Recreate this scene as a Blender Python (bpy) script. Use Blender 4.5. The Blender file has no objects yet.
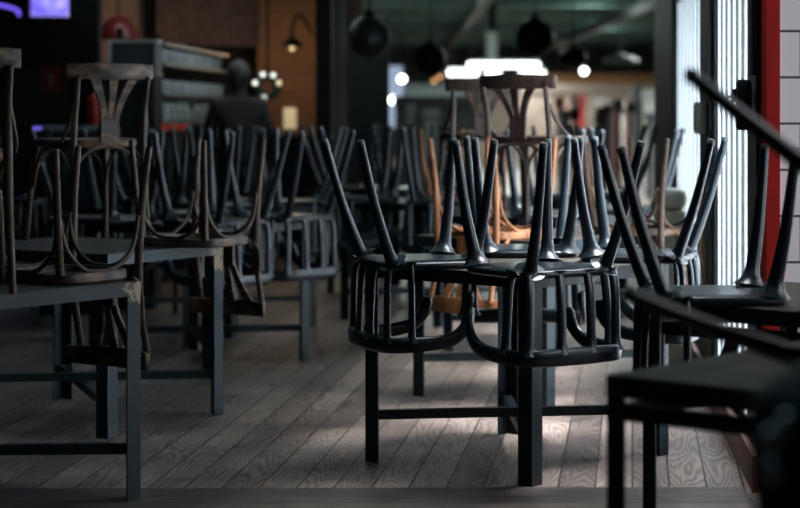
import bpy, bmesh, math, random
from mathutils import Vector, Matrix, Euler
random.seed(7)
C = bpy.context.scene.collection
PI = math.pi
F = 2008.0; CX = 400.0; HOR = 108.0; H = 1.344
def PX(px, Y): return (px - CX) * Y / F
def PZ(py, Y): return H - (py - HOR) * Y / F

# ------------------------------------------------------------------ helpers
def link(name, bm, mat, parent=None, smooth=False, angle=None):
    me = bpy.data.meshes.new(name)
    bmesh.ops.recalc_face_normals(bm, faces=bm.faces[:])
    bm.to_mesh(me); bm.free()
    if mat: me.materials.append(mat)
    if smooth:
        for p in me.polygons: p.use_smooth = True
        if angle: 
            try: me.set_sharp_from_angle(angle=angle)
            except Exception: pass
    o = bpy.data.objects.new(name, me); C.objects.link(o)
    if parent: o.parent = parent
    return o
def tag(o, label, cat, group=None, kind=None):
    o['label'] = label; o['category'] = cat
    if group: o['group'] = group
    if kind: o['kind'] = kind
    return o
def thing(name, label, cat, loc=(0,0,0), rotz=0, group=None):
    o = bpy.data.objects.new(name, None); C.objects.link(o)
    o.empty_display_size = .1
    o.location = loc; o.rotation_euler = (0,0,rotz)
    return tag(o, label, cat, group)
def struct(name, bm, mat, smooth=False, parent=None):
    o = link(name, bm, mat, parent, smooth)
    if not parent: o['kind'] = 'structure'
    return o
def dup(root, label, matrix=None, group=None):
    r = root.copy(); C.objects.link(r)
    if matrix is not None: r.matrix_world = matrix
    r['label'] = label
    if group: r['group'] = group
    for ch in list(root.children):
        c = ch.copy(); C.objects.link(c); c.parent = r
        for g in list(ch.children):
            d = g.copy(); C.objects.link(d); d.parent = c
    return r
def NB(): return bmesh.new()
def box(bm, x0, x1, y0, y1, z0, z1, M=None):
    vs = [bm.verts.new((x, y, z)) for x in (x0, x1) for y in (y0, y1) for z in (z0, z1)]
    if M is not None:
        for v in vs: v.co = M @ v.co
    for f in ((0,1,3,2),(4,6,7,5),(0,4,5,1),(2,3,7,6),(0,2,6,4),(1,5,7,3)):
        bm.faces.new([vs[i] for i in f])
    return vs
def bevel(bm, w, seg=2):
    bmesh.ops.bevel(bm, geom=bm.edges[:], offset=w, segments=seg, profile=.5, affect='EDGES', clamp_overlap=True)
def prism(bm, poly, z0, z1, M=None):
    a = [bm.verts.new((p[0], p[1], z0)) for p in poly]; b = [bm.verts.new((p[0], p[1], z1)) for p in poly]
    n = len(poly)
    bm.faces.new(a[::-1]); bm.faces.new(b)
    for i in range(n): bm.faces.new([a[i], a[(i+1) % n], b[(i+1) % n], b[i]])
    if M is not None:
        for v in a + b: v.co = M @ v.co
def spline(pts, n=6):
    P = [Vector(p) for p in pts]; out = []
    for i in range(len(P) - 1):
        p0 = P[max(i-1, 0)]; p1 = P[i]; p2 = P[i+1]; p3 = P[min(i+2, len(P)-1)]
        for k in range(n):
            t = k / n
            out.append(.5*((2*p1) + (-p0+p2)*t + (2*p0-5*p1+4*p2-p3)*t*t + (-p0+3*p1-3*p2+p3)*t**3))
    out.append(P[-1]); return out
def lerp_list(vals, n):
    out = []
    for i in range(n):
        t = i / (n-1) * (len(vals)-1); k = min(int(t), len(vals)-2); f = t - k
        a, b = vals[k], vals[k+1]
        if isinstance(a, tuple): out.append(tuple(x + (y-x)*f for x, y in zip(a, b)))
        else: out.append(a + (b-a)*f)
    return out
def tube(bm, pts, radii, segs=10, up=(0,0,1), power=2.0, caps=True):
    """sweep an ellipse (radius across, radius along 'up') along the points"""
    P = [Vector(p) for p in pts]; n = len(P)
    if not isinstance(radii, (list, tuple)): radii = [radii]*n
    if len(radii) != n: radii = lerp_list(list(radii), n)
    up = Vector(up); rings = []
    for i in range(n):
        t = (P[min(i+1, n-1)] - P[max(i-1, 0)]).normalized()
        u = up - t * up.dot(t)
        if u.length < .05:
            u = Vector((0,1,0)) - t * t.y
            if u.length < .05: u = Vector((1,0,0)) - t * t.x
        u.normalize(); s = t.cross(u)
        r = radii[i]; rw, rh = r if isinstance(r, tuple) else (r, r)
        ring = []
        for k in range(segs):
            a = 2*PI*k/segs; ca, sa = math.cos(a), math.sin(a)
            if power != 2.0:
                ca = math.copysign(abs(ca)**(2/power), ca); sa = math.copysign(abs(sa)**(2/power), sa)
            ring.append(bm.verts.new(P[i] + s*(rw*ca) + u*(rh*sa)))
        rings.append(ring)
    for a, b in zip(rings, rings[1:]):
        for k in range(segs):
            bm.faces.new([a[k], a[(k+1) % segs], b[(k+1) % segs], b[k]])
    if caps: bm.faces.new(rings[0][::-1]); bm.faces.new(rings[-1])
def lathe(bm, prof, segs=24, M=None):
    rings = []
    allv = []
    for r, z in prof:
        if r < 1e-5: ring = [bm.verts.new((0,0,z))]
        else: ring = [bm.verts.new((r*math.cos(2*PI*k/segs), r*math.sin(2*PI*k/segs), z)) for k in range(segs)]
        rings.append(ring); allv += ring
    for a, b in zip(rings, rings[1:]):
        for k in range(segs):
            k2 = (k+1) % segs
            if len(a) == 1 and len(b) == 1: continue
            if len(a) == 1: bm.faces.new([a[0], b[k2], b[k]])
            elif len(b) == 1: bm.faces.new([a[k], a[k2], b[0]])
            else: bm.faces.new([a[k], a[k2], b[k2], b[k]])
    if len(rings[0]) > 1: bm.faces.new(rings[0][::-1])
    if len(rings[-1]) > 1: bm.faces.new(rings[-1])
    if M is not None:
        for v in allv: v.co = M @ v.co
def ball(bm, c, r, seg=20, sz=1.0):
    n = seg // 2
    lathe(bm, [(r*math.sin(PI*i/n), -r*sz*math.cos(PI*i/n)) for i in range(n+1)], seg, Matrix.Translation(c))

# ------------------------------------------------------------------ materials
def mat(name, col, rough=.5, metal=0.0, spec=.5, bump=0.0, var=0.0, scale=20.0, emis=None, es=0.0):
    m = bpy.data.materials.new(name); m.use_nodes = True
    nt = m.node_tree; b = nt.nodes['Principled BSDF']
    b.inputs['Base Color'].default_value = (*col, 1); b.inputs['Roughness'].default_value = rough
    b.inputs['Metallic'].default_value = metal; b.inputs['Specular IOR Level'].default_value = spec
    if emis: b.inputs['Emission Color'].default_value = (*emis, 1); b.inputs['Emission Strength'].default_value = es
    tc = nt.nodes.new('ShaderNodeTexCoord')
    nz = nt.nodes.new('ShaderNodeTexNoise'); nz.inputs['Scale'].default_value = scale; nz.inputs['Detail'].default_value = 4
    nt.links.new(tc.outputs['Object'], nz.inputs['Vector'])
    if var > 0:
        mr = nt.nodes.new('ShaderNodeMapRange'); mr.inputs[1].default_value = .3; mr.inputs[2].default_value = .7
        mr.inputs[3].default_value = 1-var; mr.inputs[4].default_value = 1+var
        mx = nt.nodes.new('ShaderNodeVectorMath'); mx.operation = 'SCALE'
        mx.inputs[0].default_value = col
        nt.links.new(nz.outputs['Fac'], mr.inputs[0]); nt.links.new(mr.outputs[0], mx.inputs['Scale'])
        nt.links.new(mx.outputs[0], b.inputs['Base Color'])
    if bump > 0:
        bp = nt.nodes.new('ShaderNodeBump'); bp.inputs['Strength'].default_value = bump; bp.inputs['Distance'].default_value = .004
        nt.links.new(nz.outputs['Fac'], bp.inputs['Height']); nt.links.new(bp.outputs[0], b.inputs['Normal'])
    return m
def glow(name, col, s):
    return mat(name, (0.02,0.02,0.02), .5, emis=col, es=s)

def paint_mat(name, base, wear_at=None, wear_r=.08, lvl=.70):
    """blue-grey enamel on steel with tan worn patches; wear_at = a spot where the paint is rubbed off"""
    m = mat(name, base, .45, .0, .3)
    nt = m.node_tree; b = nt.nodes['Principled BSDF']; L = nt.links
    tc = [n for n in nt.nodes if n.type == 'TEX_COORD'][0]
    nz = nt.nodes.new('ShaderNodeTexNoise'); nz.inputs['Scale'].default_value = 9; nz.inputs['Detail'].default_value = 8; nz.inputs['Roughness'].default_value = .65
    L.new(tc.outputs['Object'], nz.inputs['Vector'])
    fac = nz.outputs['Fac']
    if wear_at:
        d = nt.nodes.new('ShaderNodeVectorMath'); d.operation = 'DISTANCE'; d.inputs[1].default_value = wear_at
        L.new(tc.outputs['Object'], d.inputs[0])
        mr = nt.nodes.new('ShaderNodeMapRange'); mr.inputs[1].default_value = wear_r*.4; mr.inputs[2].default_value = wear_r*1.6
        mr.inputs[3].default_value = .28; mr.inputs[4].default_value = 0
        L.new(d.outputs['Value'], mr.inputs[0])
        ad = nt.nodes.new('ShaderNodeMath'); ad.operation = 'ADD'; L.new(fac, ad.inputs[0]); L.new(mr.outputs[0], ad.inputs[1]); fac = ad.outputs[0]
    cr = nt.nodes.new('ShaderNodeValToRGB')
    cr.color_ramp.elements[0].position = lvl-.02; cr.color_ramp.elements[0].color = (*base, 1)
    cr.color_ramp.elements[1].position = lvl+.03; cr.color_ramp.elements[1].color = (.30,.24,.16,1)
    L.new(fac, cr.inputs[0]); L.new(cr.outputs[0], b.inputs['Base Color'])
    return m
def wood_mat(name, dark, light, scale=(40,40,4), rough=.45, lo=.35, hi=.7):
    m = mat(name, dark, rough, spec=.3)
    nt = m.node_tree; b = nt.nodes['Principled BSDF']; L = nt.links
    tc = [n for n in nt.nodes if n.type == 'TEX_COORD'][0]
    mp = nt.nodes.new('ShaderNodeMapping'); mp.inputs['Scale'].default_value = scale
    nz = nt.nodes.new('ShaderNodeTexNoise'); nz.inputs['Scale'].default_value = 1; nz.inputs['Detail'].default_value = 6
    L.new(tc.outputs['Object'], mp.inputs[0]); L.new(mp.outputs[0], nz.inputs['Vector'])
    cr = nt.nodes.new('ShaderNodeValToRGB')
    cr.color_ramp.elements[0].position = lo; cr.color_ramp.elements[0].color = (*dark, 1)
    cr.color_ramp.elements[1].position = hi; cr.color_ramp.elements[1].color = (*light, 1)
    L.new(nz.outputs['Fac'], cr.inputs[0]); L.new(cr.outputs[0], b.inputs['Base Color'])
    return m
def floor_mat(name, ang, width=.131, c0=(.055,.042,.036), c1=(.36,.275,.235), swap=False):
    m = mat(name, c0, .5, spec=.35)
    nt = m.node_tree; b = nt.nodes['Principled BSDF']; L = nt.links; N = nt.nodes.new
    def math_(op, a, bb=None, c=None):
        n = N('ShaderNodeMath'); n.operation = op
        for i, v in enumerate((a, bb, c)):
            if v is None: continue
            if isinstance(v, (int, float)): n.inputs[i].default_value = v
            else: L.new(v, n.inputs[i])
        return n.outputs[0]
    tc = [n for n in nt.nodes if n.type == 'TEX_COORD'][0]
    mp = N('ShaderNodeMapping'); mp.inputs['Rotation'].default_value = (0,0,ang)
    L.new(tc.outputs['Object'], mp.inputs[0])
    sp = N('ShaderNodeSeparateXYZ'); L.new(mp.outputs[0], sp.inputs[0])
    u, v = (sp.outputs['Y'], sp.outputs['X']) if swap else (sp.outputs['X'], sp.outputs['Y'])
    ub = math_('DIVIDE', u, width); idx = math_('FLOOR', ub); fr = math_('FRACT', ub)
    wn = N('ShaderNodeTexWhiteNoise'); wn.noise_dimensions = '1D'; L.new(idx, wn.inputs['W'])
    rnd = wn.outputs['Value']
    # end joints
    vv = math_('DIVIDE', math_('ADD', v, math_('MULTIPLY', rnd, 7.3)), 3.4); vfr = math_('FRACT', vv); vid = math_('FLOOR', vv)
    wn2 = N('ShaderNodeTexWhiteNoise'); wn2.noise_dimensions = '2D'
    cb = N('ShaderNodeCombineXYZ'); L.new(idx, cb.inputs[0]); L.new(vid, cb.inputs[1]); L.new(cb.outputs[0], wn2.inputs['Vector'])
    rnd2 = wn2.outputs['Value']
    # cathedral grain: contour lines of a stretched noise field
    gc = N('ShaderNodeCombineXYZ')
    L.new(math_('ADD', math_('MULTIPLY', u, 8.0), math_('MULTIPLY', rnd2, 37.0)), gc.inputs[0])
    L.new(math_('MULTIPLY', v, .8), gc.inputs[1]); L.new(math_('MULTIPLY', rnd2, 91.0), gc.inputs[2])
    ng = N('ShaderNodeTexNoise'); ng.inputs['Scale'].default_value = 1; ng.inputs['Detail'].default_value = 1.5; ng.inputs['Roughness'].default_value = .35
    L.new(gc.outputs[0], ng.inputs['Vector'])
    ring = math_('SINE', math_('MULTIPLY', ng.outputs['Fac'], 165.0))
    ring = math_('POWER', math_('MULTIPLY_ADD', ring, .5, .5), .6)
    fc = N('ShaderNodeCombineXYZ'); L.new(math_('MULTIPLY', u, 160.0), fc.inputs[0]); L.new(math_('MULTIPLY', v, 5.0), fc.inputs[1]); L.new(rnd2, fc.inputs[2])
    nf = N('ShaderNodeTexNoise'); nf.inputs['Scale'].default_value = 1; nf.inputs['Detail'].default_value = 4; L.new(fc.outputs[0], nf.inputs['Vector'])
    nl = N('ShaderNodeTexNoise'); nl.inputs['Scale'].default_value = 2.2; nl.inputs['Detail'].default_value = 5; L.new(mp.outputs[0], nl.inputs['Vector'])
    w = math_('ADD', math_('MULTIPLY', ring, .27), math_('MULTIPLY', nf.outputs['Fac'], .34))
    w = math_('ADD', w, math_('MULTIPLY', rnd2, .26))
    w = math_('ADD', w, math_('MULTIPLY', math_('SUBTRACT', nl.outputs['Fac'], .5), .85))
    cr = N('ShaderNodeValToRGB'); e = cr.color_ramp.elements
    e[0].position = .22; e[0].color = (*c0, 1); e[1].position = .84; e[1].color = (*c1, 1)
    q = e.new(.5); q.color = tuple(.42*a + .40*bb for a, bb in zip(c1, c0)) + (1,)
    L.new(w, cr.inputs[0])
    # joints
    j1 = math_('LESS_THAN', math_('MINIMUM', fr, math_('SUBTRACT', 1.0, fr)), .028)
    j2 = math_('LESS_THAN', math_('MINIMUM', vfr, math_('SUBTRACT', 1.0, vfr)), .0008)
    jj = math_('MAXIMUM', j1, j2)
    mx = N('ShaderNodeMixRGB'); L.new(jj, mx.inputs[0]); L.new(cr.outputs[0], mx.inputs[1]); mx.inputs[2].default_value = (.012,.010,.009,1)
    L.new(mx.outputs[0], b.inputs['Base Color'])
    hh = math_('SUBTRACT', math_('ADD', math_('MULTIPLY', ring, .25), math_('MULTIPLY', nf.outputs['Fac'], .3)), math_('MULTIPLY', jj, 1.6))
    bp = N('ShaderNodeBump'); bp.inputs['Strength'].default_value = .55; bp.inputs['Distance'].default_value = .003
    L.new(hh, bp.inputs['Height']); L.new(bp.outputs[0], b.inputs['Normal'])
    L.new(math_('MULTIPLY_ADD', nl.outputs['Fac'], .35, .28), b.inputs['Roughness'])
    return m
def brick_mat(name, c1, c2, mortar, scale=1.0, bw=.25, rh=.075, ms=.012):
    m = mat(name, c1, .85)
    nt = m.node_tree; b = nt.nodes['Principled BSDF']; L = nt.links
    tc = [n for n in nt.nodes if n.type == 'TEX_COORD'][0]
    sp = nt.nodes.new('ShaderNodeSeparateXYZ'); cb = nt.nodes.new('ShaderNodeCombineXYZ')
    L.new(tc.outputs['Object'], sp.inputs[0])
    ad = nt.nodes.new('ShaderNodeMath'); ad.operation = 'ADD'; L.new(sp.outputs['X'], ad.inputs[0]); L.new(sp.outputs['Y'], ad.inputs[1])
    L.new(ad.outputs[0], cb.inputs[0]); L.new(sp.outputs['Z'], cb.inputs[1])
    br = nt.nodes.new('ShaderNodeTexBrick'); br.inputs['Scale'].default_value = scale
    br.inputs['Color1'].default_value = (*c1, 1); br.inputs['Color2'].default_value = (*c2, 1); br.inputs['Mortar'].default_value = (*mortar, 1)
    br.inputs['Brick Width'].default_value = bw; br.inputs['Row Height'].default_value = rh; br.inputs['Mortar Size'].default_value = ms
    L.new(cb.outputs[0], br.inputs['Vector']); L.new(br.outputs['Color'], b.inputs['Base Color'])
    bp = nt.nodes.new('ShaderNodeBump'); bp.inputs['Strength'].default_value = .6; bp.inputs['Distance'].default_value = .01; bp.invert = True
    L.new(br.outputs['Fac'], bp.inputs['Height']); L.new(bp.outputs[0], b.inputs['Normal'])
    return m

M_black = mat('black_moulded_plastic', (.0035,.008,.0125), .30, spec=.42, bump=.08, scale=160, var=.15)
M_steel = paint_mat('blue_grey_painted_steel', (.010,.016,.020))
M_cap = mat('grey_foot_cap', (.05,.06,.065), .5)
M_board = wood_mat('dark_tabletop_boards', (.022,.018,.015), (.075,.060,.048), (3,60,60), .5)
M_fgboard = wood_mat('olive_tabletop_boards', (.030,.027,.020), (.060,.054,.040), (3,60,60), .75)
M_dkwood = wood_mat('dark_worn_beech', (.024,.014,.009), (.085,.048,.028))
M_dkrail = wood_mat('scuffed_beech', (.024,.014,.009), (.17,.10,.058), (12,12,26), .45, .45, .66)
M_orwood = wood_mat('orange_beech', (.16,.06,.026), (.42,.19,.085))
M_brwood = wood_mat('brown_beech', (.026,.016,.013), (.11,.068,.052))

# ------------------------------------------------------------------ setting
M_floor = floor_mat('weathered_floor_boards', math.radians(6.6))
M_sill = floor_mat('cross_boards', 0.0, .11, c0=(.030,.024,.020), c1=(.14,.112,.095), swap=True)
M_wall = mat('dark_plaster', (.020,.026,.028), .8, var=.3, scale=3)
M_ceil = mat('dark_green_ceiling', (.085,.16,.135), .8, var=.3, scale=2)
M_dark = mat('near_black_paint', (.005,.007,.008), .6, spec=.15)
M_white = mat('white_paint', (.72,.75,.76), .55, var=.06, scale=3)
M_tile = brick_mat('large_pale_wall_tiles', (.82,.75,.77), (.79,.73,.76), (.10,.09,.09), 1.0, .42, .1612, .0045)
M_red = mat('red_matt_paint', (.36,.010,.008), .65, spec=.2, var=.12, scale=9)
M_skirt = mat('red_brown_skirting', (.115,.040,.026), .55, var=.3, scale=14)

b = NB(); box(b, -5.2, 12.2, -3.2, 62.2, -.12, 0); struct('floor', b, M_floor)
b = NB(); box(b, -4.2, 1.28, 5.0, 7.09, 0, .004, Matrix.Rotation(math.radians(.6), 4, 'Z')); struct('trim_1', b, M_sill)
CZ = 3.35
b = NB(); prism(b, [(-5.2,-3.2),(3.45,-3.2),(3.45,7.26),(1.48,7.26),(2.08,14.71),(12.2,14.71),(12.2,62.2),(-5.2,62.2)], CZ, CZ+.15); struct('ceiling', b, M_ceil)
b = NB(); box(b, -5.2, -5.0, -3.2, 62.2, 0, CZ); struct('wall_left', b, M_wall)
b = NB(); box(b, -5.0, 12.2, -3.2, -3.0, 0, CZ); struct('wall_front', b, M_wall)
b = NB(); box(b, -5.0, 12.2, 62.0, 62.2, 0, CZ); struct('wall_back', b, mat('far_hall_wall', (.10,.12,.11), .8))
b = NB(); box(b, 12.0, 12.2, 14.9, 62.0, 0, CZ); struct('wall_far_right', b, M_wall)
b = NB(); box(b, 1.95, 12.0, 14.72, 14.9, 0, CZ); struct('wall_hall_return', b, M_wall)
# near right wall with its window opening
RX = 3.2
b = NB()
box(b, RX, RX+.2, -3.0, 4.2, 0, CZ); box(b, RX, RX+.2, 6.75, 6.95, 0, CZ)
box(b, RX, RX+.2, 4.2, 6.75, 0, .75); box(b, RX, RX+.2, 4.2, 6.75, 3.0, CZ)
struct('wall_right', b, M_wall)
b = NB()
for y in (4.2, 5.0, 5.8, 6.67): box(b, RX+.05, RX+.13, y, y+.08, .75, 3.0)
box(b, RX+.05, RX+.13, 4.2, 6.75, .75, .83); box(b, RX+.05, RX+.13, 4.2, 6.75, 2.92, 3.0)
struct('window_3', b, M_dark)
# pier with pale tiles facing the camera, red edge post
WA = math.atan(.08); WM = Matrix.Translation((1.256, 7.06, 0)) @ Matrix.Rotation(-WA, 4, 'Z')   # wall frame: local y runs along the wall
b = NB(); box(b, 1.323, 3.4, 7.00, 7.25, 0, CZ)
for v in b.verts: v.co.z += 0
o = struct('wall_pier', b, M_tile); o.location = (-.003, 0, 0)
b = NB(); box(b, 1.276, 1.322, 6.985, 7.10, .48, CZ); struct('trim_2', b, M_red)
b = NB(); box(b, 1.276, 1.322, 6.985, 7.10, 0, .48); struct('trim_3', b, M_dark)  # foot of the red post coloured dark to stand for its shadow
# wall of blinds: dark frame with two window openings and a high light band above
L_END = 7.75
b = NB()
def wbox(x0, x1, y0, y1, z0, z1): box(b, x0, x1, y0, y1, z0, z1, WM)
wbox(0, .105, .04, .36, 0, CZ); wbox(0, .105, 2.28, 2.95, 0, CZ); wbox(0, .105, 5.46, L_END, 0, CZ)
wbox(0, .105, .36, 2.28, 0, .10); wbox(0, .105, 2.95, 5.46, 0, .10)
wbox(0, .105, .36, 2.28, 3.2, CZ); wbox(0, .105, 2.95, 5.46, 3.2, CZ)
wbox(0, .105, .36, 2.28, 2.05, 2.15); wbox(0, .105, 2.95, 5.46, 2.05, 2.15)
struct('wall_right_windows', b, M_dark)
b = NB(); box(b, -.022, 0, -.05, 5.4, 0, .13, WM); struct('baseboard_right', b, M_skirt)
# vertical blinds of white ribbed slats, lit from outside
def blind_mat():
    m = bpy.data.materials.new('white_translucent_slats'); m.use_nodes = True
    nt = m.node_tree; nt.nodes.clear()
    out = nt.nodes.new('ShaderNodeOutputMaterial'); mx = nt.nodes.new('ShaderNodeMixShader'); mx.inputs[0].default_value = .8
    d = nt.nodes.new('ShaderNodeBsdfDiffuse'); d.inputs[0].default_value = (.80,.84,.86,1)
    t = nt.nodes.new('ShaderNodeBsdfTranslucent'); t.inputs[0].default_value = (.93,.97,1,1)
    nt.links.new(d.outputs[0], mx.inputs[1]); nt.links.new(t.outputs[0], mx.inputs[2]); nt.links.new(mx.outputs[0], out.inputs[0])
    return m
M_blind = blind_mat()
M_strip = mat('grey_green_strip', (.045,.06,.055), .5)
def shutter(name, y0, y1, n):
    fr = NB(); 
    for y in (y0, y1-.05): box(fr, .02, .10, y, y+.05, .10, 2.05, WM)
    box(fr, .02, .10, y0, y1, .10, .16, WM); box(fr, .02, .10, y0, y1, 1.99, 2.05, WM)
    root = struct(name, fr, M_dark)
    w = (y1-y0-.10)/n
    for i in range(n):
        a = y0+.05+i*w
        s = NB()
        # a slat with a rounded rib on its near edge
        prof = [(.055, .004), (.030, .012), (.020, .030), (.030, .05), (.052, .06), (.058, w*.55), (.046, w*.75), (.055, w-.006), (.063, w-.006), (.056, w*.75), (.067, w*.55), (.062, .066), (.040, .058), (.032, .032), (.040, .02), (.062, .01)]
        prism(s, [(px_, a+py_) for px_, py_ in prof], .165, 1.985, WM)
        sl = link('slat', s, M_blind, root)
        if i:
            s = NB(); box(s, .026, .062, a-.007, a+.002, .165, 1.985, WM); link('dark_strip', s, M_strip, root)  # dark strip added between slats to sharpen the rib lines
    return root
shutter('window_1', .36, 2.28, 7)
shutter('window_2', 2.95, 5.46, 8)

# ------------------------------------------------------------------ tables
T = .75
table_boxes = []
def make_table(N, th, a, bl, label, mat_frame=None, board=None, angw=.062, group='steel framed tables with upturned chairs', low_rail=False):
    th = math.radians(th)
    r = Vector((math.cos(th), math.sin(th), 0)); l = Vector((-math.sin(th), math.cos(th), 0))
    c = Vector((N[0], N[1], 0)) + r*(a/2) + l*(bl/2)
    fm = mat_frame or M_steel
    t = thing('cafe_table', label, 'table', c, th, group)
    hx, hy = a/2, bl/2
    tb = NB(); nb = 7; w = (2*hy-.016)/nb
    for i in range(nb):
        box(tb, -hx+.009, hx-.009, -hy+.008+i*w+.001, -hy+.008+(i+1)*w-.001, T-.026, T)
    link('tabletop', tb, board or M_board, t)
    fr = NB(); fh = .048
    for s in (-1, 1):
        box(fr, -hx, hx, s*hy-(.006 if s > 0 else 0), s*hy+(0 if s > 0 else .006), T-fh, T-.001)
        box(fr, s*hx-(.006 if s > 0 else 0), s*hx+(0 if s > 0 else .006), -hy+.0062, hy-.0062, T-fh, T-.001)
        box(fr, -hx+.007, hx-.007, s*(hy-.007)-(.03 if s > 0 else 0), s*(hy-.007)+(0 if s > 0 else .03), T-.032, T-.0265)
    link('frame', fr, fm, t)
    for sx in (-1, 1):
        for sy in (-1, 1):
            lg = NB(); tk = .007
            poly = [(0,0), (angw,0), (angw,tk), (tk,tk), (tk,angw), (0,angw)]
            poly = [(sx*(hx-.0005-p), sy*(hy-.0005-q)) for p, q in poly]
            if sx*sy < 0: poly = poly[::-1]
            prism(lg, poly, .0, T-fh-.0005)
            link('leg', lg, fm, t)
    if low_rail:
        for s in (-1, 1):
            st = NB(); box(st, -hx+.008, hx-.008, s*(hy-.03)-.012, s*(hy-.03)+.012, .648, .686); link('lower_rail', st, fm, t)
            st = NB(); box(st, s*(hx-.03)-.012, s*(hx-.03)+.012, -hy+.045, hy-.045, .648, .686); link('lower_rail', st, fm, t)
    for s in (() if low_rail else (-1, 1)):
        st = NB(); d = math.hypot(hx, hy)*2 - .03; an = math.atan2(hy, hx)*s
        box(st, -d/2+.01, d/2-.01, -.018, .018, .125+.04*(s > 0)*0, .160, Matrix.Rotation(an, 4, 'Z') @ Matrix.Translation((0,0,.0 if s > 0 else .036)))
        link('stretcher', st, fm, t)
    return dict(root=t, N=Vector((N[0], N[1], 0)), r=r, l=l, a=a, b=bl, th=th,
                near=Vector((N[0], N[1], 0)), right=Vector((N[0], N[1], 0))+r*a, left=Vector((N[0], N[1], 0))+l*bl, back=Vector((N[0], N[1], 0))+r*a+l*bl)

A = make_table((.468,7.12), 49.5, .885, .79, 'black steel table mid-frame at the front with black armchairs over its corners')
Ct = make_table((.65,8.88), 50, .885, .77, 'dark steel table directly behind the front middle table, carrying brown bentwood chairs')
Dt = make_table((.83,10.65), 50, .885, .77, 'third dark table back in the right row, beside the white window slats')
Et = make_table((1.02,12.95), 50, .80, .70, 'farthest dark table of the right row')
la, lb = .78, .90
L1n = Vector((-.888,6.88)) - Vector((math.cos(math.radians(52)), math.sin(math.radians(52))))*la
M_steelL1 = paint_mat('blue_grey_steel_chipped_corner', (.010,.020,.025), (la/2, -lb/2, T-.03), .075, .72)
M_steelL2 = paint_mat('blue_grey_steel_rubbed_corner', (.016,.029,.035), (.775/2, -.93/2, T-.05), .10, .72)
L1 = make_table(L1n, 52, la, lb, 'blue-grey steel table at front left with a chipped tan corner', M_steelL1)
L2 = make_table((-1.186,8.15), 58, .775, .93, 'second blue-grey table in the left row with rubbed paint along its edge', M_steelL2)
L3 = make_table((-.944,10.03), 54, .79, .85, 'third dark table in the left row with two black chairs over its aisle side')
L4 = make_table((-.98,11.70), 54, .79, .80, 'dark steel table fourth in the left row, farther down the aisle')
M4 = make_table((-2.72,11.9), 54, .79, .80, 'farthest table in the dark left corner of the room')
K1 = make_table((.25,12.3), 52, .79, .80, 'dark table far back at the end of the aisle, under dark and brown chairs')
K2 = make_table((.10,14.1), 52, .79, .80, 'last dark table at the end of the aisle before the bright hall')
FG = make_table((1.06,3.96), 49.5, .885, .79, 'blurred dark table closest to the camera at the lower right', None, M_fgboard, .046, low_rail=True)
FG2 = make_table((1.35,5.69), 49.5, .885, .79, 'dark table by the red post, half hidden behind the closest table', None, None, .045, low_rail=True)

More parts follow.
